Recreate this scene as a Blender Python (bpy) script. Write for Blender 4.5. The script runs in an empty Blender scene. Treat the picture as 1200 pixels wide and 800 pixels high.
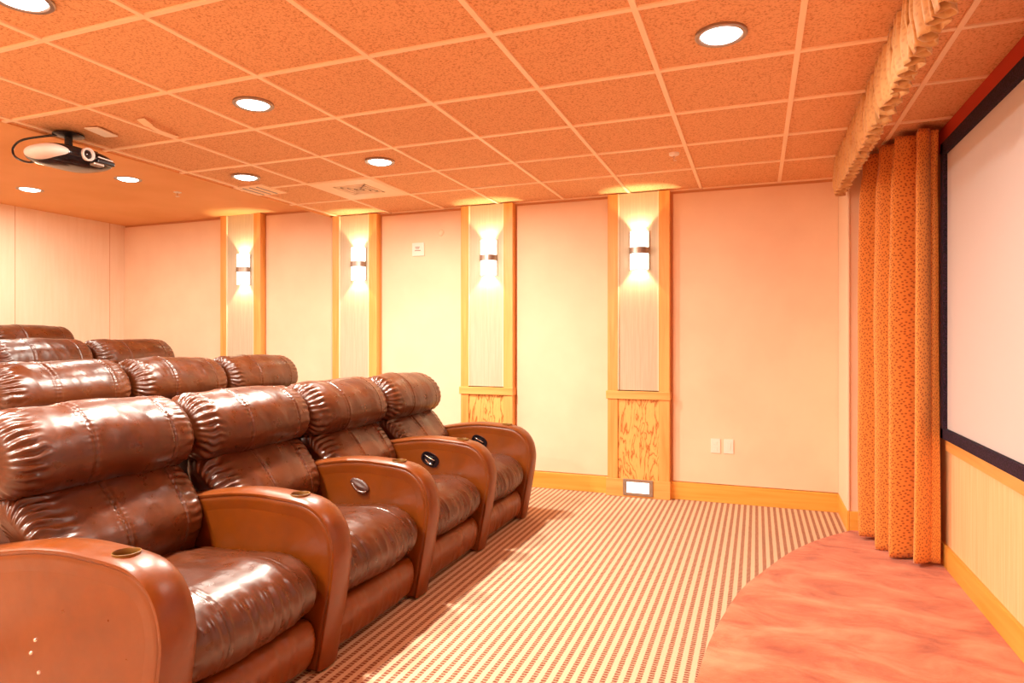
import bpy, bmesh, math, random
from mathutils import Vector, noise, Matrix
PI = math.pi
C = bpy.context.scene.collection

# ------------------------------------------------------------------ materials
def new_mat(name):
    m = bpy.data.materials.new(name); m.use_nodes = True
    nt = m.node_tree; nt.nodes.clear()
    out = nt.nodes.new('ShaderNodeOutputMaterial')
    b = nt.nodes.new('ShaderNodeBsdfPrincipled')
    nt.links.new(b.outputs[0], out.inputs[0])
    return m, nt, b
def N(nt, t, **kw):
    n = nt.nodes.new(t)
    for k, v in kw.items():
        if k.startswith('i_'): n.inputs[k[2:].replace('_', ' ')].default_value = v
        else: setattr(n, k, v)
    return n
def col(c): return (c[0], c[1], c[2], 1)
def ramp(nt, stops, interp='LINEAR'):
    r = nt.nodes.new('ShaderNodeValToRGB'); r.color_ramp.interpolation = interp
    e = r.color_ramp.elements
    while len(e) < len(stops): e.new(.5)
    for i, (p, c) in enumerate(stops): e[i].position = p; e[i].color = col(c)
    return r
def coords(nt, scale=(1, 1, 1), rot=(0, 0, 0), kind='Object'):
    tc = nt.nodes.new('ShaderNodeTexCoord'); mp = nt.nodes.new('ShaderNodeMapping')
    mp.inputs['Scale'].default_value = scale; mp.inputs['Rotation'].default_value = rot
    nt.links.new(tc.outputs[kind], mp.inputs[0]); return mp.outputs[0]
def plain(name, c, rough=.5, metal=0, spec=.5, emit=None, estr=0):
    m, nt, b = new_mat(name)
    b.inputs['Base Color'].default_value = col(c); b.inputs['Roughness'].default_value = rough
    b.inputs['Metallic'].default_value = metal; b.inputs['Specular IOR Level'].default_value = spec
    if emit: b.inputs['Emission Color'].default_value = col(emit); b.inputs['Emission Strength'].default_value = estr
    return m
def noisy(name, c1, c2, scale=(1, 1, 1), sc=5, detail=5, rough=.6, bump=0, bsc=None, spec=.3, lo=.35, hi=.65, dist=.01):
    m, nt, b = new_mat(name)
    v = coords(nt, scale)
    n = N(nt, 'ShaderNodeTexNoise', i_Scale=sc, i_Detail=detail); nt.links.new(v, n.inputs['Vector'])
    r = ramp(nt, [(lo, c1), (hi, c2)]); nt.links.new(n.outputs['Fac'], r.inputs[0]); nt.links.new(r.outputs[0], b.inputs['Base Color'])
    b.inputs['Roughness'].default_value = rough; b.inputs['Specular IOR Level'].default_value = spec
    if bump:
        n2 = N(nt, 'ShaderNodeTexNoise', i_Scale=bsc or sc, i_Detail=4); nt.links.new(v, n2.inputs['Vector'])
        bp = N(nt, 'ShaderNodeBump', i_Strength=bump, i_Distance=dist); nt.links.new(n2.outputs['Fac'], bp.inputs['Height']); nt.links.new(bp.outputs[0], b.inputs['Normal'])
    return m

def leather(name, c1, c2, rough=.3, bump=.35, spec=.75):
    m, nt, b = new_mat(name)
    v = coords(nt)
    n = N(nt, 'ShaderNodeTexNoise', i_Scale=7, i_Detail=6, i_Roughness=.62); nt.links.new(v, n.inputs['Vector'])
    r = ramp(nt, [(.32, c1), (.68, c2)]); nt.links.new(n.outputs['Fac'], r.inputs[0]); nt.links.new(r.outputs[0], b.inputs['Base Color'])
    n3 = N(nt, 'ShaderNodeTexNoise', i_Scale=22, i_Detail=5); nt.links.new(v, n3.inputs['Vector'])
    rr = N(nt, 'ShaderNodeMapRange'); rr.inputs['To Min'].default_value = rough - .08; rr.inputs['To Max'].default_value = rough + .16
    nt.links.new(n3.outputs['Fac'], rr.inputs[0]); nt.links.new(rr.outputs[0], b.inputs['Roughness'])
    b.inputs['Specular IOR Level'].default_value = spec
    vo = N(nt, 'ShaderNodeTexVoronoi', i_Scale=420); nt.links.new(v, vo.inputs['Vector'])
    n2 = N(nt, 'ShaderNodeTexNoise', i_Scale=9, i_Detail=4, i_Roughness=.5, i_Distortion=.8); nt.links.new(v, n2.inputs['Vector'])
    b1 = N(nt, 'ShaderNodeBump', i_Strength=.10, i_Distance=.001); nt.links.new(vo.outputs['Distance'], b1.inputs['Height'])
    b2 = N(nt, 'ShaderNodeBump', i_Strength=bump, i_Distance=.012); nt.links.new(n2.outputs['Fac'], b2.inputs['Height']); nt.links.new(b1.outputs[0], b2.inputs['Normal'])
    nt.links.new(b2.outputs[0], b.inputs['Normal'])
    return m

def wood(name, c1, c2, axis='z', sc=1.0, wild=False, rough=.42):
    m, nt, b = new_mat(name)
    s = {'z': (14, 14, .9), 'x': (.9, 14, 14), 'y': (14, .9, 14)}[axis]
    if wild: s = (7, 7, 1.7)
    v = coords(nt, tuple(k * sc for k in s))
    n = N(nt, 'ShaderNodeTexNoise', i_Scale=1.3, i_Detail=5, i_Distortion=.9 if not wild else .35); nt.links.new(v, n.inputs['Vector'])
    if wild:
        mt = N(nt, 'ShaderNodeMath', operation='MULTIPLY'); mt.inputs[1].default_value = 11; nt.links.new(n.outputs['Fac'], mt.inputs[0])
        fr = N(nt, 'ShaderNodeMath', operation='PINGPONG'); fr.inputs[1].default_value = .5; nt.links.new(mt.outputs[0], fr.inputs[0])
        r = ramp(nt, [(.02, c1), (.2, c2), (.5, tuple(min(1, k * 1.12) for k in c2))]); nt.links.new(fr.outputs[0], r.inputs[0])
    else:
        r = ramp(nt, [(.3, c1), (.7, c2)]); nt.links.new(n.outputs['Fac'], r.inputs[0])
    nt.links.new(r.outputs[0], b.inputs['Base Color']); b.inputs['Roughness'].default_value = rough
    return m

def carpet_stripes():
    m, nt, b = new_mat('carpet_stripes')
    tc = nt.nodes.new('ShaderNodeTexCoord'); sp = nt.nodes.new('ShaderNodeSeparateXYZ'); nt.links.new(tc.outputs['Object'], sp.inputs[0])
    def math_(op, a, b_=None, c_=None):
        n = N(nt, 'ShaderNodeMath', operation=op)
        for i, x in enumerate((a, b_, c_)):
            if x is None: continue
            if isinstance(x, (int, float)): n.inputs[i].default_value = x
            else: nt.links.new(x, n.inputs[i])
        return n.outputs[0]
    nz = N(nt, 'ShaderNodeTexNoise', i_Scale=130, i_Detail=2); nt.links.new(tc.outputs['Object'], nz.inputs['Vector'])
    wob = math_('MULTIPLY', math_('SUBTRACT', nz.outputs['Fac'], .5), .012)
    x = math_('ADD', sp.outputs['X'], wob)
    cell = math_('FRACT', math_('DIVIDE', math_('ADD', x, 20.0), .0440))           # 0..1 across a stripe pair
    dist = math_('ABSOLUTE', math_('SUBTRACT', cell, .5))                            # 0 at centre of dark stripe
    dark = N(nt, 'ShaderNodeMapRange', interpolation_type='SMOOTHSTEP'); dark.inputs['From Min'].default_value = .29; dark.inputs['From Max'].default_value = .20
    nt.links.new(dist, dark.inputs[0])
    # short woven dashes crossing each dark stripe
    row = math_('FRACT', math_('ADD', math_('DIVIDE', math_('ADD', sp.outputs['Y'], 20.0), .019), math_('MULTIPLY', nz.outputs['Fac'], .5)))
    dash = N(nt, 'ShaderNodeMapRange', interpolation_type='SMOOTHSTEP'); dash.inputs['From Min'].default_value = .30; dash.inputs['From Max'].default_value = .12
    nt.links.new(math_('ABSOLUTE', math_('SUBTRACT', row, .5)), dash.inputs[0])
    f = math_('MULTIPLY', dark.outputs[0], math_('MULTIPLY_ADD', dash.outputs[0], .55, .45))
    mix = N(nt, 'ShaderNodeMix', data_type='RGBA'); nt.links.new(f, mix.inputs[0])
    mix.inputs[6].default_value = (.80, .55, .36, 1); mix.inputs[7].default_value = (.24, .050, .024, 1)
    n2 = N(nt, 'ShaderNodeTexNoise', i_Scale=260, i_Detail=3); nt.links.new(tc.outputs['Object'], n2.inputs['Vector'])
    r = ramp(nt, [(.3, (.8, .8, .8)), (.7, (1, 1, 1))]); nt.links.new(n2.outputs['Fac'], r.inputs[0])
    mu = N(nt, 'ShaderNodeMix', data_type='RGBA', blend_type='MULTIPLY'); mu.inputs[0].default_value = 1
    nt.links.new(mix.outputs[2], mu.inputs[6]); nt.links.new(r.outputs[0], mu.inputs[7]); nt.links.new(mu.outputs[2], b.inputs['Base Color'])
    b.inputs['Roughness'].default_value = .95; b.inputs['Specular IOR Level'].default_value = .1
    bp = N(nt, 'ShaderNodeBump', i_Strength=.5, i_Distance=.004); nt.links.new(n2.outputs['Fac'], bp.inputs['Height']); nt.links.new(bp.outputs[0], b.inputs['Normal'])
    return m

def plush():
    m, nt, b = new_mat('plush_carpet')
    v = coords(nt, (1.2, 1.9, 1), (0, 0, .35))
    n = N(nt, 'ShaderNodeTexNoise', i_Scale=2.6, i_Detail=7, i_Roughness=.62, i_Distortion=.5); nt.links.new(v, n.inputs['Vector'])
    r = ramp(nt, [(.32, (.40, .075, .022)), (.47, (.62, .165, .065)), (.66, (.78, .29, .145))]); nt.links.new(n.outputs['Fac'], r.inputs[0]); nt.links.new(r.outputs[0], b.inputs['Base Color'])
    b.inputs['Roughness'].default_value = .95; b.inputs['Specular IOR Level'].default_value = .1
    b.inputs['Sheen Weight'].default_value = .25
    n2 = N(nt, 'ShaderNodeTexNoise', i_Scale=190, i_Detail=3); nt.links.new(v, n2.inputs['Vector'])
    ad = N(nt, 'ShaderNodeMath', operation='MULTIPLY_ADD'); ad.inputs[1].default_value = 2.5; nt.links.new(n.outputs['Fac'], ad.inputs[0]); nt.links.new(n2.outputs['Fac'], ad.inputs[2])
    bp = N(nt, 'ShaderNodeBump', i_Strength=.5, i_Distance=.008); nt.links.new(ad.outputs[0], bp.inputs['Height']); nt.links.new(bp.outputs[0], b.inputs['Normal'])
    return m

def tile_mat(name, c1, c2):
    m, nt, b = new_mat(name)
    v = coords(nt)
    n = N(nt, 'ShaderNodeTexNoise', i_Scale=95, i_Detail=5, i_Roughness=.7); nt.links.new(v, n.inputs['Vector'])
    r = ramp(nt, [(.36, c1), (.5, c2)]); nt.links.new(n.outputs['Fac'], r.inputs[0]); nt.links.new(r.outputs[0], b.inputs['Base Color'])
    b.inputs['Roughness'].default_value = .9; b.inputs['Specular IOR Level'].default_value = .15
    bp = N(nt, 'ShaderNodeBump', i_Strength=.5, i_Distance=.004); nt.links.new(n.outputs['Fac'], bp.inputs['Height']); nt.links.new(bp.outputs[0], b.inputs['Normal'])
    return m

def drape_mat(name, base, motif, dark, sc=46):
    m, nt, b = new_mat(name)
    tc = nt.nodes.new('ShaderNodeTexCoord'); v = tc.outputs['UV']
    mp = nt.nodes.new('ShaderNodeMapping'); mp.inputs['Rotation'].default_value = (0, 0, .6); mp.inputs['Scale'].default_value = (1.0, .62, 1)
    nt.links.new(v, mp.inputs[0])
    vo = N(nt, 'ShaderNodeTexVoronoi', i_Scale=sc, i_Randomness=.7, voronoi_dimensions='2D'); nt.links.new(mp.outputs[0], vo.inputs['Vector'])
    r = ramp(nt, [(.20, motif), (.29, base)]); nt.links.new(vo.outputs['Distance'], r.inputs[0])
    nt.links.new(r.outputs[0], b.inputs['Base Color'])
    b.inputs['Roughness'].default_value = .62; b.inputs['Sheen Weight'].default_value = .3
    n2 = N(nt, 'ShaderNodeTexNoise', i_Scale=400, i_Detail=2); nt.links.new(v, n2.inputs['Vector'])
    bp = N(nt, 'ShaderNodeBump', i_Strength=.15, i_Distance=.002); nt.links.new(n2.outputs['Fac'], bp.inputs['Height']); nt.links.new(bp.outputs[0], b.inputs['Normal'])
    return m

M = {}
M['leather'] = leather('brown_leather', (.058, .011, .0018), (.102, .021, .003), .27, .12)
M['leather_arm'] = leather('arm_leather', (.150, .030, .0012), (.190, .040, .0015), .29, .06, .62)
M['leather_dark'] = leather('shell_leather', (.045, .009, .003), (.07, .014, .005), .4, .1)
M['carpet'] = carpet_stripes()
M['plush'] = plush()
M['tile'] = tile_mat('ceiling_tile', (.50, .21, .08), (.78, .43, .215))
M['tbar'] = plain('ceiling_bar', (.93, .70, .46), .5)
M['ceil_paint'] = noisy('ceiling_paint', (.74, .36, .13), (.80, .41, .17), sc=1.5, rough=.8)
M['wall'] = noisy('wall_fabric', (.83, .59, .41), (.87, .645, .455), sc=2.2, rough=.85, bump=.15, bsc=160, dist=.002)
M['wall_shell'] = plain('wall_paint', (.62, .30, .14), .9)
M['wall_left'] = noisy('left_wall_fabric', (.85, .66, .48), (.88, .70, .53), (5, 5, .4), sc=6, rough=.85)
M['wainscot'] = noisy('wainscot', (.84, .52, .25), (.90, .60, .32), (8, 8, .3), sc=8, rough=.7)
M['red_wall'] = plain('red_wall', (.55, .05, .015), .7)
M['oak_z'] = wood('oak_upright', (.66, .28, .06), (.82, .42, .12))
M['oak_x'] = wood('oak_rail', (.68, .31, .07), (.84, .44, .13), 'x')
M['oak_y'] = wood('oak_rail_side', (.68, .31, .07), (.84, .44, .13), 'y')
M['ply'] = wood('plywood_figured', (.46, .14, .02), (.82, .42, .12), wild=True)
M['base_x'] = wood('baseboard_wood', (.74, .34, .045), (.86, .46, .09), 'x')
M['base_y'] = wood('baseboard_wood_side', (.74, .34, .045), (.86, .46, .09), 'y')
M['linen'] = noisy('linen_panel', (.53, .445, .31), (.60, .51, .37), (30, 30, 1.0), sc=4, rough=.85)
M['corner'] = plain('corner_trim', (.88, .72, .52), .6)
M['frame'] = noisy('velvet_frame', (.012, .006, .012), (.045, .02, .05), sc=140, rough=.9, lo=.45, hi=.62)
M['screen'] = plain('projection_screen', (.66, .60, .58), .75, spec=.2)
M['white'] = plain('white_plastic', (.85, .78, .68), .4)
M['metal'] = plain('brushed_metal', (.40, .33, .28), .4, .9)
M['chrome'] = plain('chrome', (.85, .82, .80), .12, 1)
M['black'] = plain('black_plastic', (.012, .008, .010), .25)
M['black2'] = plain('black_gloss', (.010, .006, .008), .12)
M['grey'] = plain('pale_vent_plastic', (.85, .76, .74), .4)
M['lens'] = plain('lit_lens', (1, .98, .95), .4, emit=(1, .97, .94), estr=14)
M['sconce'] = plain('lit_glass', (1, .95, .85), .4, emit=(1, .93, .78), estr=6)
M['steplens'] = plain('lit_step_lens', (1, .97, .9), .4, emit=(1, .95, .88), estr=4)
M['drape'] = drape_mat('drape_fabric', (.80, .34, .065), (.42, .10, .018), None, 84)
M['valance'] = drape_mat('valance_fabric', (.66, .37, .13), (.58, .29, .09), None, 44)
M['gold'] = plain('cup_holder_lining', (.20, .085, .012), .4, 0)
M['void'] = plain('dark_hole', (.01, .005, .004), .9)

# ------------------------------------------------------------------ mesh helpers
def mesh_obj(name, verts, faces, mat, parent=None, smooth=True, uvs=None):
    me = bpy.data.meshes.new(name); me.from_pydata([tuple(v) for v in verts], [], faces)
    if smooth: me.polygons.foreach_set('use_smooth', [True] * len(me.polygons))
    if uvs:
        uv = me.uv_layers.new(name='UVMap')
        for l in me.loops: uv.data[l.index].uv = uvs[l.vertex_index]
    me.materials.append(mat); me.update()
    o = bpy.data.objects.new(name, me); C.objects.link(o)
    if parent: o.parent = parent
    return o
def bm_obj(name, bm, mat, parent=None, smooth=False):
    me = bpy.data.meshes.new(name); bmesh.ops.recalc_face_normals(bm, faces=bm.faces[:]); bm.to_mesh(me); bm.free()
    if smooth: me.polygons.foreach_set('use_smooth', [True] * len(me.polygons))
    me.materials.append(mat)
    o = bpy.data.objects.new(name, me); C.objects.link(o)
    if parent: o.parent = parent
    return o
def add_box(bm, x0, x1, y0, y1, z0, z1, bev=0, seg=2):
    r = bmesh.ops.create_cube(bm, size=1)
    for v in r['verts']:
        v.co = Vector(((x0 + x1) / 2 + v.co.x * (x1 - x0), (y0 + y1) / 2 + v.co.y * (y1 - y0), (z0 + z1) / 2 + v.co.z * (z1 - z0)))
    if bev:
        es = list({e for v in r['verts'] for e in v.link_edges})
        bmesh.ops.bevel(bm, geom=es, offset=bev, segments=seg, affect='EDGES', profile=.5)
def box(name, x0, x1, y0, y1, z0, z1, mat, parent=None, bev=0, seg=2):
    bm = bmesh.new(); add_box(bm, x0, x1, y0, y1, z0, z1, bev, seg); return bm_obj(name, bm, mat, parent)
def tube(name, pts, r, mat, parent=None, n=10):
    pts = [Vector(p) for p in pts]; vs = []; fs = []
    up = Vector((0, 0, 1))
    for i, p in enumerate(pts):
        d = (pts[min(i + 1, len(pts) - 1)] - pts[max(i - 1, 0)]).normalized()
        a = d.cross(up)
        if a.length < .01: a = d.cross(Vector((1, 0, 0)))
        a.normalize(); b = d.cross(a)
        for k in range(n):
            t = 2 * PI * k / n; vs.append(p + (a * math.cos(t) + b * math.sin(t)) * r)
    for i in range(len(pts) - 1):
        for k in range(n): fs.append((i * n + k, i * n + (k + 1) % n, (i + 1) * n + (k + 1) % n, (i + 1) * n + k))
    fs.append(tuple(range(n))[::-1]); fs.append(tuple((len(pts) - 1) * n + k for k in range(n)))
    return mesh_obj(name, vs, fs, mat, parent)
def lathe(name, prof, mat, parent=None, loc=(0, 0, 0), axis='z', n=40, cap=True):
    vs = []; fs = []
    for r, h in prof:
        for k in range(n):
            t = 2 * PI * k / n; p = (r * math.cos(t), r * math.sin(t), h)
            if axis == 'x': p = (h, r * math.cos(t), r * math.sin(t))
            if axis == 'y': p = (r * math.cos(t), h, r * math.sin(t))
            vs.append((p[0] + loc[0], p[1] + loc[1], p[2] + loc[2]))
    for i in range(len(prof) - 1):
        for k in range(n): fs.append((i * n + k, i * n + (k + 1) % n, (i + 1) * n + (k + 1) % n, (i + 1) * n + k))
    if cap: fs.append(tuple(range(n))[::-1]); fs.append(tuple((len(prof) - 1) * n + k for k in range(n)))
    bm = bmesh.new(); bv = [bm.verts.new(v) for v in vs]
    for f in fs: bm.faces.new([bv[i] for i in f])
    o = bm_obj(name, bm, mat, parent, smooth=True); return sharp(o)
def sharp(o, ang=40):
    me = o.data
    bm = bmesh.new(); bm.from_mesh(me)
    for e in bm.edges:
        if len(e.link_faces) == 2 and e.calc_face_angle(0) > math.radians(ang): e.smooth = False
    bm.to_mesh(me); bm.free(); return o
def catmull(P, n, closed=True):
    out = []; L = len(P)
    segs = L if closed else L - 1
    per = max(1, n // segs)
    for i in range(segs):
        g = lambda k: P[(i + k) % L] if closed else P[min(max(i + k, 0), L - 1)]
        p0, p1, p2, p3 = g(-1), g(0), g(1), g(2)
        for j in range(per):
            t = j / per
            out.append(tuple(.5 * ((2 * b) + (-a + c) * t + (2 * a - 5 * b + 4 * c - d) * t * t + (-a + 3 * b - 3 * c + d) * t ** 3) for a, b, c, d in zip(p0, p1, p2, p3)))
    if not closed: out.append(tuple(P[-1]))
    # resample evenly
    pts = out + ([out[0]] if closed else [])
    acc = [0]
    for a, b in zip(pts, pts[1:]): acc.append(acc[-1] + math.dist(a, b))
    T = acc[-1]; res = []; j = 0
    m = n if closed else n - 1
    for k in range(n):
        s = T * k / m
        while j < len(acc) - 2 and acc[j + 1] < s: j += 1
        u = (s - acc[j]) / max(1e-9, acc[j + 1] - acc[j])
        res.append(tuple(a + (b - a) * min(1, u) for a, b in zip(pts[j], pts[j + 1])))
    return res
def empty(name, loc, label, cat, group=None):
    o = bpy.data.objects.new(name, None); C.objects.link(o); o.location = loc; o.empty_display_size = .1
    tag(o, label, cat, group); return o
def tag(o, label, cat, group=None):
    o['label'] = label; o['category'] = cat
    if group: o['group'] = group
    return o
def st(o, parent=None):
    o['kind'] = 'structure'; return o
def sm(a, b, x):
    t = min(1, max(0, (x - a) / (b - a))); return t * t * (3 - 2 * t)

# ------------------------------------------------------------------ recliner
# local axes: x towards the screen, y along the row, z up; origin on the floor under the seat's centre.
OX = .62      # local x of the arm's foremost point
def cushion(name, prof, y0, y1, mat, parent, seed, around=176, along=112, endr=.05, endk=.55, gath=(.0, .0), gw=.11, seams=(), crease=0, wrk=.004, stretch=(3, 9, 3), topflare=None, bow=0, skew=None):
    """a stuffed leather cushion: closed profile in xz swept along y, ends drawn in, gathers at the ends, stitched seams, wrinkles"""
    P = catmull(prof, around)
    cx = sum(p[0] for p in P) / around; cz = sum(p[1] for p in P) / around
    nor = []
    for i in range(around):
        a = P[i - 1]; b = P[(i + 1) % around]; dx, dz = b[0] - a[0], b[1] - a[1]; L = math.hypot(dx, dz) or 1
        nor.append((dz / L, -dx / L))
    area = sum(P[i - 1][0] * P[i][1] - P[i][0] * P[i - 1][1] for i in range(around))
    if area < 0: nor = [(-a, -b) for a, b in nor]
    W = y1 - y0; vs = []; fs = []
    for j in range(along):
        u = j / (along - 1); u = .5 - .5 * math.cos(PI * u) * (1 - .25 * math.sin(PI * u))  # denser at the ends
        y = y0 + W * u; dl = y - y0; dr = y1 - y; d = min(dl, dr)
        e = max(0, 1 - d / endr); k = endk + (1 - endk) * math.sqrt(max(0, 1 - e * e))
        left = dl < dr; g = gath[0] if left else gath[1]
        for i in range(around):
            px, pz = P[i]; nx, nz = nor[i]; s = i / around
            ds = 0
            if g:
                wgt = sm(gw, .02, d) * (1 - .6 * e)
                ph = 3 * noise.noise(Vector((s * 5, y * 4, seed)))
                rid = math.sin(2 * PI * s * 26 + ph * 1.7 + 2.2 * noise.noise(Vector((y * 22, s * 9, seed + 3))))
                brk = .75 + .7 * noise.noise(Vector((s * 14, y * 16, seed + 9)))
                ds += g * wgt * rid * brk
            w = noise.noise(Vector((px * stretch[0] + seed * 7.3, y * stretch[1], pz * stretch[2])))
            w2 = noise.noise(Vector((px * 22 + seed, y * 26, pz * 9)))
            w3 = 1 - abs(noise.noise(Vector((px * 6 + seed, y * 13 + pz * 5, pz * 5 + 4)))) * 3.2
            ds += wrk * (1.9 * w + .30 * w2 * abs(w2) + .16 * max(0, w3) ** 2)
            for ys, dep in seams:
                q = y - (y0 + W * ys)
                ds -= dep * math.exp(-(q / .0045) ** 2)
                ds += dep * .38 * (math.exp(-((abs(q) - .011) / .006) ** 2))
                ds += dep * .17 * math.exp(-(q / .024) ** 2) * math.sin(2 * PI * s * 44 + 4 * noise.noise(Vector((s * 10, ys, seed))))
            if crease:
                # drape creases that fan down the front face
                fz = sm(.45, .85, nx) 
                cr = 1 - abs(noise.noise(Vector((y * 17 + seed * 3 + pz * 1.5, pz * 2.2, seed)))) * 4
                ds += crease * fz * max(0, cr) ** 1.5 * (.5 + .8 * noise.noise(Vector((y * 5, 3, seed)))) 
            b_ = bow * (1 - (2 * u - 1) ** 2)
            x = cx + (px - cx) * k + nx * ds * k + b_ * nx; z = cz + (pz - cz) * k + nz * ds * k + b_ * nz
            yy = y
            if topflare:
                yy = (y0 + y1) / 2 + (y - (y0 + y1) / 2) * (1 + topflare * sm(0.15, 1, (pz - min(q_[1] for q_ in prof)) / (max(q_[1] for q_ in prof) - min(q_[1] for q_ in prof))))
            vs.append((x, yy, z))
    for j in range(along - 1):
        for i in range(around):
            a = j * around + i; b = j * around + (i + 1) % around
            fs.append((a, b, b + around, a + around) if area < 0 else (a, a + around, b + around, b))
    for j, rev in ((0, area > 0), (along - 1, area < 0)):
        c = len(vs); y = vs[j * around][1]; vs.append((cx, y, cz))
        for i in range(around):
            a = j * around + i; b = j * around + (i + 1) % around
            fs.append((c, b, a) if not rev else (c, a, b))
    o = mesh_obj(name, vs, fs, mat, parent)
    bm = bmesh.new(); bm.from_mesh(o.data); bmesh.ops.recalc_face_normals(bm, faces=bm.faces[:]); bm.to_mesh(o.data); bm.free()
    return o

ARM_W = .128
def arm_outline():
    top = [(-.075, .012), (-.055, .12), (-.022, .30), (-.004, .42), (0, .49), (-.018, .575), (-.062, .642), (-.125, .683), (-.20, .700), (-.30, .708), (-.42, .712), (-.56, .702), (-.72, .676), (-.90, .640), (-1.02, .600)]
    pts = catmull(top, 70, closed=False)
    pts += catmull([(-1.04, .56), (-1.08, .30), (-1.08, .012)], 12, closed=False)
    return [(x + OX, z) for x, z in pts]
def arm(parent, yc, seed, cup=True):
    P = arm_outline(); n = len(P)
    nor = []
    for i in range(n):
        a = P[max(i - 1, 0)]; b = P[min(i + 1, n - 1)]; dx, dz = b[0] - a[0], b[1] - a[1]; L = math.hypot(dx, dz) or 1
        nor.append((dz / L, -dx / L))       # inward for this winding?
    # make sure they point inward
    cx, cz = OX - .5, .35
    nor = [(a, b) if (cx - p[0]) * a + (cz - p[1]) * b > 0 else (-a, -b) for (a, b), p in zip(nor, P)]
    w = ARM_W / 2
    rings = [(-w * .90, .075), (-w * .96, .040), (-w * .97, .026), (-w * .93, .021), (-w * 1.0, .016), (-w * .98, .007), (-w * .84, .0015), (-w * .45, -.003), (0, -.005),
             (w * .45, -.003), (w * .84, .0015), (w * .98, .007), (w * 1.0, .016), (w * .93, .021), (w * .97, .026), (w * .96, .040), (w * .90, .075)]
    vs = []; fs = []
    for y, off in rings:
        for i, (p, nn) in enumerate(zip(P, nor)):
            o2 = off
            x = p[0] + nn[0] * o2; z = max(.01, p[1] + nn[1] * o2)
            vs.append((x, yc + y + .0012 * noise.noise(Vector((x * 5, y, z * 5 + seed))), z))
    R = len(rings)
    for j in range(R - 1):
        for i in range(n - 1):
            a = j * n + i; fs.append((a, a + 1, a + 1 + n, a + n))
        a = j * n + n - 1; b = j * n; fs.append((a, b, b + n, a + n))
    fs.append(tuple(range(n))[::-1]); fs.append(tuple((R - 1) * n + i for i in range(n)))
    bm = bmesh.new(); bv = [bm.verts.new(v) for v in vs]
    for f in fs: bm.faces.new([bv[i] for i in f])
    o = bm_obj('armrest', bm, M['leather_arm'], parent, smooth=True)
    for p in o.data.polygons:
        if len(p.vertices) > 6: p.use_smooth = False
    hx = OX - .22; hz = .7065
    if cup:
        bm = bmesh.new(); bmesh.ops.create_cone(bm, cap_ends=True, segments=40, radius1=.036, radius2=.040, depth=.16, matrix=Matrix.Translation((hx, yc, hz)))
        cut = bm_obj('cut', bm, M['void'], parent); md = o.modifiers.new('b', 'BOOLEAN'); md.object = cut; md.operation = 'DIFFERENCE'; md.solver = 'EXACT'
        dg = bpy.context.evaluated_depsgraph_get(); dg.update()
        me = bpy.data.meshes.new_from_object(o.evaluated_get(dg)); o.modifiers.clear(); old = o.data; o.data = me
        bpy.data.objects.remove(cut)
        o.data.materials.clear(); o.data.materials.append(M['leather_arm'])
    sharp(o, 50)
    if cup:
        lathe('cup_holder', [(.0365, hz - .075), (.0365, hz - .01), (.0372, hz + .001), (.0385, hz + .0035), (.0405, hz + .003), (.0405, hz - .002), (.0392, hz - .01), (.0375, hz - .077)], M['gold'], o, (hx, yc, 0), cap=False)
        lathe('cup_base', [(.001, hz - .07), (.0372, hz - .07)], M['gold'], o, (hx, yc, 0), cap=False)
    return o
def control(a, yc, style):
    """release control let into the inner face of an armrest (the -y face)"""
    y = yc - ARM_W / 2; x = OX - .425; z = .572
    if style == 'latch':
        def oval(rx, rz, th, yy, mat, name, par, tilt=-.42, ring=None):
            vs = []; fs = []; n = 36
            prof = [(1.0, 0), (1.0, -th * .5), (.93, -th), (.75, -th * .9), (.0001, -th * .6)] if not ring else [(1, 0), (1, -th), (ring, -th), (ring, -th * .2), (.0001, -th * .2)]
            for q, dy in prof:
                for k in range(n):
                    t = 2 * PI * k / n; ex = abs(math.cos(t)) ** .8 * math.copysign(1, math.cos(t)) * rx * q; ez = abs(math.sin(t)) ** .8 * math.copysign(1, math.sin(t)) * rz * q
                    vs.append((x + ex * math.cos(tilt) - ez * math.sin(tilt), yy + dy, z + ex * math.sin(tilt) + ez * math.cos(tilt)))
            for i in range(len(prof) - 1):
                for k in range(n): fs.append((i * n + k, i * n + (k + 1) % n, (i + 1) * n + (k + 1) % n, (i + 1) * n + k))
            bm = bmesh.new(); bv = [bm.verts.new(v) for v in vs]
            for f in fs: bm.faces.new([bv[i] for i in f])
            return sharp(bm_obj(name, bm, mat, par, smooth=True))
        r = oval(.066, .043, .007, y + .004, M['black2'], 'release_plate', a, ring=.80)
        oval(.036, .022, .012, y - .001, M['black'], 'release_latch', r)
        tube('latch_rim', [(x - .034 + .009 * k, y - .010 - .002 * math.sin(PI * k / 8), z + .030 - .0042 * k) for k in range(9)], .0035, M['chrome'], r)
        tube('latch_pull', [(x - .026 + .006 * k, y - .014, z + .002 - .004 * k - .008 * math.sin(PI * k / 8)) for k in range(9)], .004, M['chrome'], r)
    else:
        bm = bmesh.new(); bmesh.ops.create_uvsphere(bm, u_segments=28, v_segments=14, radius=1)
        for v in bm.verts:
            c = v.co.copy(); v.co = Vector((x + c.x * .058 + .01 * c.z, y - .001 + c.y * .010 + (.006 if c.z > 0 else -.002) * (1 - abs(c.x)), z - .26 * c.x * .058 * 1.6 + c.z * .028))
        h = bm_obj('lever_scoop', bm, M['leather_dark'], a, smooth=True)
        tube('lever_lip', [(x - .045 + .0095 * k, y - .008 - .007 * math.sin(PI * k / 10), z + .012 - .0042 * k - .020 * math.sin(PI * k / 10)) for k in range(11)], .0075, M['leather'], h)

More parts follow.
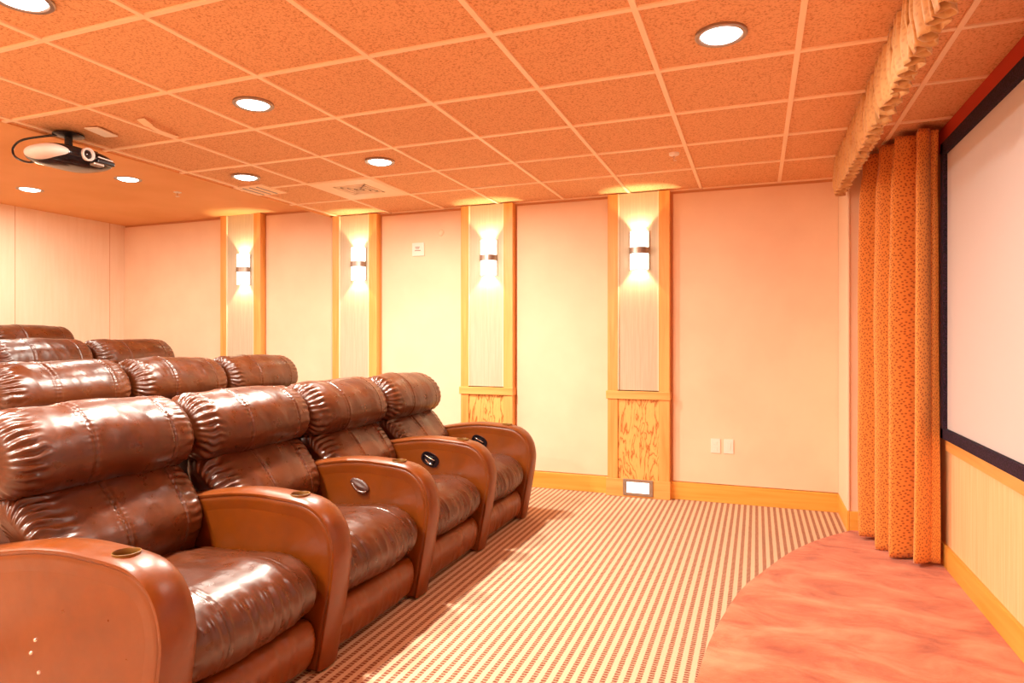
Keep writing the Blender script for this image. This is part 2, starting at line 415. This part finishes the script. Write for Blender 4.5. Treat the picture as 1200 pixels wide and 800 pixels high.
def recliner(seed, loc, label, group, near_arm=False, near_dist=-.403, far_dist=.403, arms=('cup', 'cup'), ctl=None, along=112, dz=0):
    t = empty('theater_recliner', loc, label, 'recliner', group)
    L = M['leather']
    hw = .337
    X = lambda u: OX + u
    # seat cushion
    seat = [(X(u), z) for u, z in [(-.70, .45), (-.52, .468), (-.36, .482), (-.24, .492), (-.16, .480), (-.095, .445), (-.055, .385), (-.060, .325), (-.095, .275), (-.15, .255), (-.30, .27), (-.55, .30), (-.72, .33)]]
    cushion('seat', seat, -hw + .004, hw - .004, L, t, seed + 1, endr=.055, endk=.72, gath=(.007, .004), gw=.06, seams=((.24, .006), (.78, .004)), crease=.015, wrk=.0045, bow=.022, along=along)
    # footrest panel
    foot = [(X(u), z) for u, z in [(-.155, .232), (-.105, .226), (-.078, .18), (-.080, .11), (-.105, .045), (-.15, .030), (-.19, .05), (-.20, .14), (-.185, .21)]]
    cushion('footrest', foot, -hw + .012, hw - .012, M['leather_arm'], t, seed + 2, around=72, along=80, endr=.03, endk=.8, gath=(.003, .003), gw=.05, crease=.007, wrk=.0025, seams=())
    # lumbar cushion
    lum = [(X(u), z) for u, z in [(-.70, .47), (-.665, .55), (-.675, .62), (-.735, .70), (-.805, .775), (-.865, .812), (-.91, .80), (-.905, .73), (-.84, .62), (-.80, .50), (-.76, .43), (-.72, .425)]]
    cushion('lumbar_cushion', lum, -hw + .012, hw - .006, L, t, seed + 3, endr=.05, endk=.6, gath=(.012, .003), gw=.16, seams=((.42, .006), (.83, .006)), wrk=.006, topflare=.13, bow=.026, along=along)
    # head roll
    head = [(X(u), z) for u, z in [(-.955, 1.092), (-.875, 1.078), (-.795, 1.02), (-.757, .94), (-.762, .868), (-.815, .812), (-.90, .80), (-.97, .80), (-1.03, .86), (-1.055, .96), (-1.025, 1.055)]]
    cushion('headrest', head, -.388, .388, L, t, seed + 4, endr=.07, endk=.62, gath=(.011, .004), gw=.135, seams=((.36, .006), (.82, .005)), wrk=.006, bow=.016, stretch=(3, 7, 4), along=along)
    # upholstered shell behind the cushions
    shell = [(X(u), z) for u, z in [(-.80, .45), (-.84, .62), (-.87, .74), (-.90, .82), (-.93, .90), (-.99, .98), (-1.06, 1.0), (-1.10, .96), (-1.14, .78), (-1.16, .5), (-1.14, .18), (-1.08, .06), (-.95, .06), (-.85, .2)]]
    cushion('backrest_shell', shell, -hw, hw, M['leather_dark'], t, seed + 5, around=64, along=30, endr=.04, endk=.86, wrk=.001)
    bm = bmesh.new(); add_box(bm, X(-.86), X(-.19), -hw + .01, hw - .01, .03, .29, .012)
    bm_obj('base_frame', bm, M['leather_dark'], t)
    a = arm(t, far_dist, seed, arms[1] == 'cup')
    if ctl: control(a, far_dist, ctl)
    if near_arm:
        a0 = arm(t, near_dist, seed + 20, arms[0] == 'cup')
        y = near_dist - ARM_W / 2 * .92
        for (sx, sz) in ((-.540, .413), (-.560, .369), (-.524, .314)):
            lathe('stud', [(.0002, y - .006), (.004, y - .005), (.007, y - .001), (.007, y + .006)], M['chrome'], a0, (X(sx), 0, sz), axis='y', n=16, cap=False)
    return t

PITCH = .806; Y1 = 1.843; XF = -1.578
front_y = [Y1 + PITCH * i for i in range(4)]
GF = 'recliners in the front row'
labels = ['nearest brown leather recliner, its outer armrest panel and round cup holder in the foreground',
          'brown leather recliner second from the camera in the front row, lever scoop in its armrest',
          'third front row recliner from the camera, brown leather with black release latch',
          'farthest front row recliner, the one beside the sconce wall']
ctls = [None, 'lever', 'latch', 'latch']
for i in range(4):
    recliner(3 + 11 * i, (XF - OX, front_y[i], 0), labels[i], GF, near_arm=(i == 0), ctl=ctls[i])
def copy_tree(o, parent=None):
    c = o.copy(); C.objects.link(c)
    if parent: c.parent = parent
    for ch in list(o.children): copy_tree(ch, c)
    return c
fronts = [o for o in bpy.data.objects if o.parent is None and o.name.startswith('theater_recliner')]
fronts.sort(key=lambda o: o.location.y)
RISE = [0, .125, .255, .395]; BACK = [0, -1.38, -2.80, -4.15]
rows = [(1, 1, 2, 'second row recliner at the left edge of the photo, only its headrest showing'),
        (1, 2, 3, 'middle one of three second row recliners seen over the front row'),
        (1, 3, 1, 'second row recliner at the end nearest the sconce wall'),
        (2, 2, 0, 'third row recliner cut by the left edge of the photo'),
        (2, 3, 2, 'third row recliner at the row end, its headrest clear against the pale wall'),
        (3, 3, 1, 'rearmost and highest recliner, a dark headrest top by the left wall')]
GN = {1: 'recliners in the second row', 2: 'recliners in the third row', 3: 'recliners in the back row'}
for r, i, src, lab in rows:
    o = copy_tree(fronts[src]); o.location = (XF - OX + BACK[r], front_y[i], RISE[r]); o['label'] = lab; o['group'] = GN[r]

# ------------------------------------------------------------------ room shell
XR, XL, YB, YF = 1.055, -7.14, 5.69, -1.6
ZC, ZH, XS = 2.625, 2.73, -4.145
st(box('floor', XL - .1, XR + .1, YF - .1, YB + .2, -.1, 0, M['carpet']))
for k, (xf, h) in enumerate(((-2.96, .125), (-4.36, .255), (-5.72, .395))):
    st(box('floor_riser', XL, xf, YF, YB, RISE[k] + (0 if k == 0 else 0), h, M['carpet'], bev=.004, seg=1))
st(box('wall_back', XL - .1, XR + .1, YB + .012, YB + .15, 0, 2.85, M['wall_shell']))
wl = st(box('wall_left', XL - .12, XL, YF, YB + .1, 0, 2.85, M['wall_left']))
bm = bmesh.new()
for y in (5.5, 4.455, 3.2, 2.0): add_box(bm, XL - .001, XL + .0015, y - .0025, y + .0025, .4, ZH)
seam = bm_obj('wall_left_seam', bm, M['wall_shell']); st(seam); seam.parent = wl
st(box('wall_right', XR, XR + .12, YF, YB + .1, 0, 2.85, M['wainscot']))
st(box('wall_front', XL - .1, XR + .1, YF - .12, YF, 0, 2.85, M['wall']))
# the return beside the screen
st(box('wall_return', .612, XR, 5.15, YB + .02, 0, ZC, M['wall']))
st(box('trim_5', .598, .612, 5.135, YB - .001, .147, ZC - .002, M['corner'], bev=.003))
st(box('wall_upper', XR - .012, XR, YF, 5.15, 2.50, ZC, M['red_wall']))
# ceilings
gx = [-4.050, -3.445, -2.845, -2.262, -1.640, -1.038, -.442, .168, .775]
gy = [5.01 - .6245 * k for k in range(12)]
ceil = st(box('ceiling', XS, XR + .1, YF, YB + .1, ZC + .010, ZC + .10, M['tile']))
bm = bmesh.new()
for x in gx: add_box(bm, x - .0125, x + .0125, YF, YB, ZC, ZC + .012, .0015, 1)
for y in gy:
    if y > YF: add_box(bm, XS, XR, y - .0125, y + .0125, ZC + .0005, ZC + .012, .0015, 1)
add_box(bm, XS, XR, YB - .012, YB + .012, ZC + .0, ZC + .02)
g = bm_obj('ceiling_grid', bm, M['tbar']); st(g)
st(box('ceiling_raised', XL, XS + .02, YF, YB + .1, ZH, ZH + .1, M['ceil_paint']))
st(box('ceiling_step', XS - .001, XS + .02, YF, YB + .05, ZC, ZH + .01, M['ceil_paint']))

# wall panels and pilasters on the back wall
pil = [(-5.585, -5.500, -5.120, -5.025), (-4.100, -4.018, -3.660, -3.568), (-2.640, -2.559, -2.203, -2.112), (-1.224, -1.134, -.783, -.692)]
YP = 5.62
edges = [XL] + [e for p in pil for e in (p[0], p[3])] + [.612]
for k in range(0, len(edges), 2):
    a, b = edges[k], edges[k + 1]
    top = (ZH if b < XS else ZC) - .022
    g1 = .018 if k else .0; g2 = .012
    if a < XS < b:
        st(box('wall_panel', a + g1, XS, YB, YB + .02, .15, ZH - .022, M['wall'])); st(box('wall_panel', XS, b - g2, YB, YB + .02, .15, ZC - .022, M['wall']))
    else:
        st(box('wall_panel', a + g1, b - g2, YB, YB + .02, .15, top, M['wall'], bev=.004))
    st(box('baseboard_back', a, b, YB - .018, YB + .012, 0, .146, M['base_x'], bev=.003))
for k, (a, b, c, d) in enumerate(pil):
    zt = (ZH if k == 0 else ZC) - .001
    t = bpy.data.objects.new('trim_%d' % (k + 1), None); C.objects.link(t); t.location = ((a + d) / 2, YP, 0); t['kind'] = 'structure'
    def pb(name, x0, x1, y0, y1, z0, z1, mat, bev=.003):
        o = box(name, x0 - t.location.x, x1 - t.location.x, y0 - YP, y1 - YP, z0, z1, mat, t, bev, 1); return o
    pb('stile', a, b, YP, YB + .012, .15, zt, M['oak_z']); pb('stile', c, d, YP, YB + .012, .15, zt, M['oak_z'])
    pb('fabric_panel', b, c, YP + .012, YB + .012, .92, zt, M['linen'], 0)
    pb('plywood_panel', b, c, YP + .014, YB + .012, .14, .84, M['ply'], 0)
    pb('rail', a - .012, d + .006, YP - .014, YB + .012, .843, .912, M['oak_x'])
    pb('base_block', a - .012, d + .006, YP - .012, YB + .012, 0, .152, M['oak_x'])
    bm = bmesh.new()
    for xx in (b + .004, c - .004): add_box(bm, xx - .004 - t.location.x, xx + .004 - t.location.x, .0, .013, .92, zt, .001, 1)
    bm_obj('panel_bead', bm, M['corner'], t)
# baseboards
st(box('baseboard_right', XR - .02, XR, YF, 5.15, 0, .142, M['base_y'], bev=.003))
st(box('baseboard_return', .594, .612, 5.13, YB - .015, 0, .146, M['base_y'], bev=.003))
st(box('baseboard_return_face', .6125, XR - .02, 5.13, 5.15, 0, .146, M['base_x'], bev=.003))
st(box('trim_6', XR - .02, XR, YF, 4.47, .705, .775, M['oak_y'], bev=.003))

# ------------------------------------------------------------------ projection screen
ys0, ys1, zs0, zs1, fw = .55, 4.475, .778, 2.505, .072
t = empty('projection_screen', (XR, (ys0 + ys1) / 2, zs0), 'large white projection screen in a black velvet frame on the right wall', 'projection screen')
def sc_box(name, y0, y1, z0, z1, x0, x1, mat, bev=.004):
    return box(name, x0 - XR, x1 - XR, y0 - t.location.y, y1 - t.location.y, z0 - zs0, z1 - zs0, mat, t, bev)
sc_box('screen_surface', ys0 + .03, ys1 - .03, zs0 + .03, zs1 - .03, XR - .022, XR - .006, M['screen'], 0)
bm = bmesh.new()
for y0, y1, z0, z1 in ((ys0, ys1, zs1 - fw, zs1), (ys0, ys1, zs0, zs0 + fw * .85), (ys0, ys0 + fw, zs0, zs1), (ys1 - fw * .8, ys1, zs0, zs1)):
    add_box(bm, -.045, -.001, y0 - t.location.y, y1 - t.location.y, z0 - zs0, z1 - zs0, .004, 2)
bm_obj('screen_frame', bm, M['frame'], t)

# ------------------------------------------------------------------ plush carpet of the stage area
arc = [(.62, 5.13), (.39, 4.82), (.20, 4.47), (.06, 4.11), (-.07, 3.74), (-.146, 3.37), (-.200, 3.0), (-.222, 2.66), (-.225, 2.3), (-.19, 1.9), (-.10, 1.45), (.06, 1.0), (.28, .6), (.60, .3), (1.03, .18)]
A = catmull(arc, 90, closed=False)
bm = bmesh.new()
loop = A + [(1.034, .18), (1.034, 5.13)]
bot = [bm.verts.new((x, y, .0005)) for x, y in loop]; top_ = [bm.verts.new((x, y, .014)) for x, y in loop]
bm.faces.new(top_); bm.faces.new(bot[::-1])
for i in range(len(loop)): j = (i + 1) % len(loop); bm.faces.new((bot[i], bot[j], top_[j], top_[i]))
o = bm_obj('curved_rug', bm, M['plush']); tag(o, 'orange red plush carpet with curved edge below the projection screen', 'carpet')

# ------------------------------------------------------------------ curtain
def fabric(name, fn, nu, nv, lenu, lenv, mat, parent=None, th=.003):
    vs = []; fs = []; uv = []
    for j in range(nv + 1):
        for i in range(nu + 1):
            vs.append(fn(i / nu, j / nv)); uv.append((i / nu * lenu, j / nv * lenv))
    for j in range(nv):
        for i in range(nu): a = j * (nu + 1) + i; fs.append((a, a + 1, a + nu + 2, a + nu + 1))
    o = mesh_obj(name, vs, fs, mat, parent, uvs=uv)
    md = o.modifiers.new('thick', 'SOLIDIFY'); md.thickness = th; md.offset = 0
    return o
path = catmull([(.69, 5.05), (.745, 4.90), (.795, 4.73), (.85, 4.58), (.905, 4.50), (.965, 4.46), (1.005, 4.50)], 400, closed=False)
def curtain_pt(u, v):
    k = min(399, u * 399); i = min(398, int(k)); f = k - i
    x = path[i][0] * (1 - f) + path[i + 1][0] * f; y = path[i][1] * (1 - f) + path[i + 1][1] * f
    a = path[max(0, i - 12)]; b = path[min(399, i + 12)]; dx, dy = b[0] - a[0], b[1] - a[1]; L = math.hypot(dx, dy)
    nx, ny = dy / L, -dx / L
    z = 2.60 - v * (2.60 - .028 - .012 * math.sin(u * 9))
    ph = 2 * PI * (u * 4.4 + .15 * math.sin(u * 7 + .6) + .05 * math.sin(v * 2.6 + u * 5))
    amp = .074 + .016 * sm(0, .5, v) + .010 * noise.noise(Vector((u * 4, v * 1.5, 2)))
    w = math.sin(ph) + .38 * math.sin(2 * ph)
    amp *= .9 + .3 * noise.noise(Vector((u * 6, 0, 5)))
    d = amp * w + .008 * noise.noise(Vector((u * 14, v * 3, 1)))
    top = (1 - sm(0, .12, v))
    d = d * (1 - .35 * top) + top * .008 * math.sin(u * 6.28 * 22)
    sway = .006 * math.cos(ph) * sm(.1, .8, v)
    return (x - nx * d * 1.0 + dx / L * sway, y - ny * d + dy / L * sway, z)
o = fabric('curtain', curtain_pt, 420, 70, 1.9, 2.6, M['drape'])
tag(o, 'gold and rust patterned floor length curtain hanging between the wall return and the screen', 'curtain')

# ------------------------------------------------------------------ valance
VY0, VY1 = .35, 5.13
LV = VY1 - VY0
def val_pt(u, v):
    y = VY0 + LV * u
    ph = 2 * PI * (LV * u / .105 + .35 * noise.noise(Vector((u * 22, 0, 3))))
    s1 = math.sin(ph); sq = math.copysign(abs(s1) ** .3, s1)
    fine = math.sin(ph * 2.3 + 3 * noise.noise(Vector((u * 60, v * 2, 8))))
    spread = .009 + .022 * sm(.05, 1, v) 
    x = .532 - .010 * math.sin(v * PI) + .014 * v + spread * sq + (.019 - .010 * v) * fine
    y2 = y + (.010 + .016 * v) * math.cos(ph) * math.copysign(1, s1) * -.6 + .012 * v * noise.noise(Vector((u * 40, v, 4)))
    z = ZC - .004 - (.250 + .012 * noise.noise(Vector((u * 50, 2, 2)))) * v
    return (x, min(y2, 5.127), z)
t = empty('valance', (.56, (VY0 + VY1) / 2, ZC), 'pleated gold fabric valance hanging from the ceiling in front of the screen', 'valance')
o = fabric('pleated_skirt', val_pt, 1500, 14, 9.0, .36, M['valance'], None)
o.parent = t; o.matrix_parent_inverse = Matrix.Translation(-t.location)
b = box('mounting_board', .562, .61, VY0, VY1, ZC - .05, ZC - .001, M['oak_y'], None); b.parent = t; b.matrix_parent_inverse = Matrix.Translation(-t.location)

# ------------------------------------------------------------------ sconces
sx = [-5.253, -3.782, -2.354, -.949]
slab = ['wall sconce on the leftmost pilaster, farthest from the screen', 'wall sconce on the second pilaster from the left, above the front row seats',
        'wall sconce on the pilaster right of the square wall control plate', 'wall sconce on the pilaster nearest the screen']
def half_shell(name, r, z0, z1, mat, par, th=.004, cap=None, n=28, dx=1.0):
    bm = bmesh.new(); rings = []
    for (rr, z) in ((r, z0), (r, z1), (r - th, z1), (r - th, z0)):
        rings.append([bm.verts.new((rr * dx * math.cos(PI + PI * k / n), rr * 1.0 * math.sin(PI + PI * k / n) - .0, z)) for k in range(n + 1)])
    for a in range(4):
        A_, B_ = rings[a], rings[(a + 1) % 4]
        for k in range(n): bm.faces.new((A_[k], A_[k + 1], B_[k + 1], B_[k]))
    bm.faces.new([r_[0] for r_ in rings]); bm.faces.new([r_[-1] for r_ in rings][::-1])
    o = bm_obj(name, bm, mat, par, smooth=True); return sharp(o)
def lamp(kind, name, loc, energy, color, rot=(0, 0, 0), **kw):
    l = bpy.data.lights.new(name, kind); l.energy = energy; l.color = color
    for k, v in kw.items(): setattr(l, k, v)
    o = bpy.data.objects.new(name, l); C.objects.link(o); o.location = loc; o.rotation_euler = rot; o['kind'] = 'helper'
    return o
proto = None
for k in range(4):
    loc = (sx[k], YP + .012, 1.955)
    if proto is None:
        t = empty('wall_sconce', loc, slab[k], 'wall sconce', 'half round up and down sconces on the pilasters')
        box('backplate', -.05, .05, -.012, 0, .02, .31, M['metal'], t, .002)
        half_shell('glass_shade', .078, .006, .145, M['sconce'], t)
        half_shell('glass_shade', .078, .185, .330, M['sconce'], t)
        half_shell('metal_band', .087, .138, .192, M['metal'], t, .007)
        box('band_shelf', -.076, .076, -.04, -.002, .155, .175, M['metal'], t, 0)
        bm = bmesh.new()
        for s in (-1, 1): add_box(bm, s * .083 - .004, s * .083 + .004, -.010, 0, 0, .335, .001, 1)
        bm_obj('side_rail', bm, M['metal'], t)
        proto = t
    else:
        t = copy_tree(proto); t.location = loc; t['label'] = slab[k]
    for s in (1, -1):
        lamp('SPOT', 'sconce_light', (loc[0], loc[1] - .045, loc[2] + (.27 if s > 0 else .07)), 22, (1, .86, .50), (0 if s < 0 else PI, 0, 0), spot_size=math.radians(86), spot_blend=.25, shadow_soft_size=.014)

# ------------------------------------------------------------------ ceiling cans
cans = [(-.141, 2.853, ZC, 'recessed ceiling light nearest the screen and valance'), (-2.551, 2.80, ZC, 'recessed ceiling light right of the loose ceiling strip'),
        (-2.576, 1.629, ZC, 'recessed ceiling light at the top left corner of the photo'), (-2.525, 4.019, ZC, 'recessed ceiling light above the square air vent'),
        (-3.746, 4.029, ZC, 'recessed ceiling light above the second pilaster, left of the air vent'), (-5.042, 4.052, ZH, 'recessed ceiling light just right of the projector'),
        (-6.225, 4.011, ZH, 'recessed ceiling light at the left, below the projector cable')]
proto = None
for x, y, z, lab in cans:
    if proto is None:
        t = empty('ceiling_light', (x, y, z), lab, 'ceiling light', 'recessed round ceiling lights')
        lathe('trim_ring', [(.0815, .012), (.0815, .002), (.088, -.004), (.102, -.004), (.106, .0), (.104, .012)], M['metal'], t, cap=False)
        lathe('lens', [(.0005, -.016), (.03, -.015), (.055, -.011), (.075, -.004), (.083, .004), (.083, .012)], M['lens'], t, cap=False)
        proto = t
    else:
        t = copy_tree(proto); t.location = (x, y, z); t['label'] = lab
added_lamps = [(-.141, .45, ZC), (-.141, -.8, ZC), (-2.55, .45, ZC), (-2.55, -.8, ZC), (-5.04, 1.6, ZH), (-6.22, 1.6, ZH), (-5.04, -.6, ZH)]  # unseen lamps added out of frame to help light the room, no fittings built
for x, y, z in [c[:3] for c in cans] + [h for h in added_lamps if h[0] < -1]:
    w = 32 if x < -3 else 17
    if abs(x + 2.55) < .1: w = 105
    lamp('AREA', 'can_and_added_light', (x, y, z - .02), w, (1, .945, .815), shape='DISK', size=.15)

# ------------------------------------------------------------------ small fittings
t = empty('ceiling_vent', (-3.14, 4.68, ZC), 'square white air vent grille in the ceiling above the third pilaster', 'ceiling vent')
bm = bmesh.new()
for (a0, a1, b0, b1) in ((-.285, .285, -.29, -.16), (-.285, .285, .16, .29), (-.285, -.16, -.16, .16), (.16, .285, -.16, .16)): add_box(bm, a0, a1, b0, b1, -.004, .008, .001, 1)
bm_obj('vent_frame', bm, M['tbar'], t)
box('vent_backing', -.16, .16, -.16, .16, .006, .009, M['void'], t)
for s in (.145, .105, .065, .025):
    bm = bmesh.new()
    for (a0, a1, b0, b1) in ((-s, s, -s, -s + .018), (-s, s, s - .018, s), (-s, -s + .018, -s, s), (s - .018, s, -s, s)): add_box(bm, a0, a1, b0, b1, -.006, .004, .002, 1)
    bm_obj('louvre', bm, M['tbar'], t)
t = empty('ceiling_vent', (-3.95, 4.42, ZC), 'small pale slatted grille in the ceiling behind the light left of the air vent', 'ceiling vent')
box('vent_frame', -.15, .15, -.15, .15, -.003, .009, M['tbar'], t)
for k in range(7):
    bm = bmesh.new(); add_box(bm, -.12 + .036 * k, -.104 + .036 * k, -.125, .125, -.008, -.002, .002, 1); bm_obj('slat', bm, M['metal'] if k % 2 else M['tbar'], t)
def sprinkler(loc, lab):
    t = empty('fire_sprinkler', loc, lab, 'sprinkler', 'sprinkler heads in the ceiling')
    lathe('escutcheon', [(.035, .0105), (.034, -.004), (.018, -.010), (.010, -.010)], M['white'], t, n=28)
    lathe('sprinkler_body', [(.009, -.008), (.009, -.022), (.005, -.024), (.005, -.038)], M['chrome'], t, n=20)
    lathe('deflector', [(.003, -.037), (.019, -.039), (.019, -.042), (.003, -.043)], M['chrome'], t, n=20)
sprinkler((-.532, 4.564, ZC), 'sprinkler head in the ceiling above the pilaster nearest the screen')
sprinkler((-5.047, 4.565, ZH), 'sprinkler head in the ceiling right of the projector near the left corner')
o = box('ceiling_plate', -.045, .045, -.085, .085, -.008, .001, M['white'], None, .003); o.location = (-3.745, 2.83, ZC); o.rotation_euler = (0, 0, .25)
tag(o, 'small cream rectangular plate on the ceiling right of the projector', 'plate')
tube_pts = [(-3.315, 2.745, ZC - .004), (-3.318, 2.78, ZC - .016), (-3.325, 2.83, ZC - .026), (-3.34, 2.90, ZC - .028), (-3.365, 2.98, ZC - .018), (-3.40, 3.07, ZC - .004)]
bm = bmesh.new(); prev = None
for i, p in enumerate(catmull([(a[0], a[1], a[2]) for a in tube_pts], 24, closed=False)):
    w_ = .016 if i > 4 else .030
    ring = [bm.verts.new((p[0] + dx, p[1], p[2] + dz)) for dx, dz in ((-w_, 0), (w_, 0), (w_, .004), (-w_, .004))]
    if prev:
        for q in range(4): bm.faces.new((prev[q], prev[(q + 1) % 4], ring[(q + 1) % 4], ring[q]))
    else: bm.faces.new(ring[::-1])
    prev = ring
bm.faces.new(prev)
o = bm_obj('ceiling_strip', bm, M['tbar']); tag(o, 'loose pale metal strip sagging from the ceiling grid right of the projector', 'metal strip')

# wall control, button, outlets, step light
t = empty('wall_control', (-3.131, YB, 2.248), 'square white control plate high on the panel between second and third pilasters', 'wall control')
box('plate', -.066, .066, -.014, 0, -.066, .066, M['white'], t, .004)
bm = bmesh.new()
for zz, x0, x1 in ((.022, -.03, .02), (.008, -.024, .014), (-.012, -.035, .03)): add_box(bm, x0, x1, -.0165, -.013, zz - .004, zz + .004)
bm_obj('marking', bm, plain('grey_print', (.35, .25, .2), .6), t)
o = lathe('wall_button', [(.0005, -.014), (.020, -.013), (.030, -.008), (.034, 0)], M['wall'], None, axis='y', n=28, cap=False); o.location = (-2.885, YB, 2.40)
tag(o, 'small round peach button above and right of the square wall control plate', 'button')
for x, lab, kind in ((-.324, 'left one of two white outlet plates low on the panel by the screen', 0), (-.220, 'right one of two white outlet plates low on the panel by the screen', 1)):
    t = empty('outlet_plate', (x, YB, .470), lab, 'outlet plate', 'white outlet plates')
    box('plate', -.038, .038, -.008, 0, -.060, .060, M['white'], t, .003)
    if kind == 0:
        for zz in (-.027, .027): box('socket', -.017, .017, -.0105, -.006, zz - .015, zz + .015, M['white'], t, .003)
    else: box('switch', -.017, .017, -.011, -.006, -.033, .033, M['white'], t, .002)
t = empty('step_light', (-.957, YP - .012, .086), 'lit step light low in the base of the pilaster nearest the screen', 'step light')
bm = bmesh.new()
for (x0, x1, z0, z1) in ((-.128, .128, .045, .070), (-.128, .128, -.070, -.045), (-.128, -.095, -.045, .045), (.095, .128, -.045, .045)): add_box(bm, x0, x1, -.010, 0, z0, z1, .002, 1)
bm_obj('faceplate', bm, M['metal'], t)
box('step_lens', -.095, .095, -.006, -.001, -.045, .045, M['steplens'], t)

# ------------------------------------------------------------------ projector
px, py, pz = -3.98, 2.80, 2.475
t = empty('projector', (px, py, pz), 'black rounded projector hanging from the ceiling at the upper left', 'projector')
def superell(name, c, h, e, mat, par, nu=64, nv=32, n2=1.0):
    bm = bmesh.new(); bmesh.ops.create_uvsphere(bm, u_segments=nu, v_segments=nv, radius=1)
    f = lambda v, p: math.copysign(abs(v) ** p, v)
    for v in bm.verts:
        x, y, z = v.co; r = math.hypot(x, y); 
        ux, uy = (x / r, y / r) if r > 1e-6 else (0, 0)
        rr = f(r, n2); v.co = Vector((c[0] + h[0] * f(ux, e) * rr, c[1] + h[1] * f(uy, e) * rr, c[2] + h[2] * f(z, n2)))
    return bm_obj(name, bm, mat, par, smooth=True)
superell('projector_body', (0, 0, 0), (.175, .215, .060), .62, M['black2'], t, n2=.75)
superell('side_vent', (.020, -.148, -.002), (.150, .084, .045), .8, M['grey'], t, n2=.9)
ln = lathe('lens_ring', [(.026, -.03), (.037, -.01), (.040, .012), (.036, .018), (.030, .014), (.026, .002)], M['grey'], t, (.176, -.015, .004), axis='x', n=36, cap=False)
lathe('lens_glass', [(.0005, .012), (.016, .010), (.027, .002)], M['black2'], ln, (.176, -.015, .004), axis='x', n=36, cap=False)
box('front_grille', .155, .186, .045, .16, -.030, -.004, M['black'], t, .006)
tube('front_ridge', [(.182, .05 + .012 * k, .006 - .0006 * k) for k in range(9)], .004, M['grey'], t)
box('zoom_latch', .150, .192, .015, .085, -.052, -.030, M['metal'], t, .008)
lathe('mount_pole', [(.022, .045), (.022, .146)], M['black'], t, (-.01, .0, 0))
lathe('mount_flange', [(.030, .130), (.085, .142), (.085, .1495), (.030, .1495)], M['black'], t, (-.01, 0, 0))
for s in (-1, 1):
    tube('mount_arm', [(-.01 + s * .0, 0, .062), (s * .07, s * .05, .060), (s * .11, s * .10, .050)], .008, M['black'], t, 8)
cab = catmull([(-4.02, 2.77, ZC - .006), (-4.12, 2.70, ZC - .03), (-4.20, 2.655, ZC - .055), (-4.25, 2.64, ZC - .10), (-4.23, 2.64, ZC - .155), (-4.15, 2.66, ZC - .190), (-4.10, 2.70, ZC - .175)], 50, closed=False)
o = tube('projector_cable', cab, .0065, M['black'], None); tag(o, 'black cable looping from the ceiling mount into the projector', 'cable')

# ------------------------------------------------------------------ camera, world, view
cam = bpy.data.cameras.new('camera'); co = bpy.data.objects.new('camera', cam); C.objects.link(co)
cam.sensor_width = 36; cam.lens = 762 / 1200 * 36; cam.shift_y = (398.4 - 400) / 1200; cam.clip_start = .05
co.location = (0, 0, 1.353); co.rotation_euler = (PI / 2, 0, .3604)
sc = bpy.context.scene; sc.camera = co
w = bpy.data.worlds.new('world'); w.use_nodes = True; sc.world = w
w.node_tree.nodes['Background'].inputs[0].default_value = (1, .8, .6, 1); w.node_tree.nodes['Background'].inputs[1].default_value = .3
vs_ = sc.view_settings; vs_.view_transform = 'Standard'; vs_.look = 'None'; vs_.gamma = 1; vs_.exposure = -.5; vs_.use_curve_mapping = False
sc.display_settings.display_device = 'sRGB'
sc.cycles.use_denoising = True; sc.cycles.max_bounces = 12; sc.cycles.diffuse_bounces = 8; sc.cycles.glossy_bounces = 4
sc.cycles.sample_clamp_indirect = 8
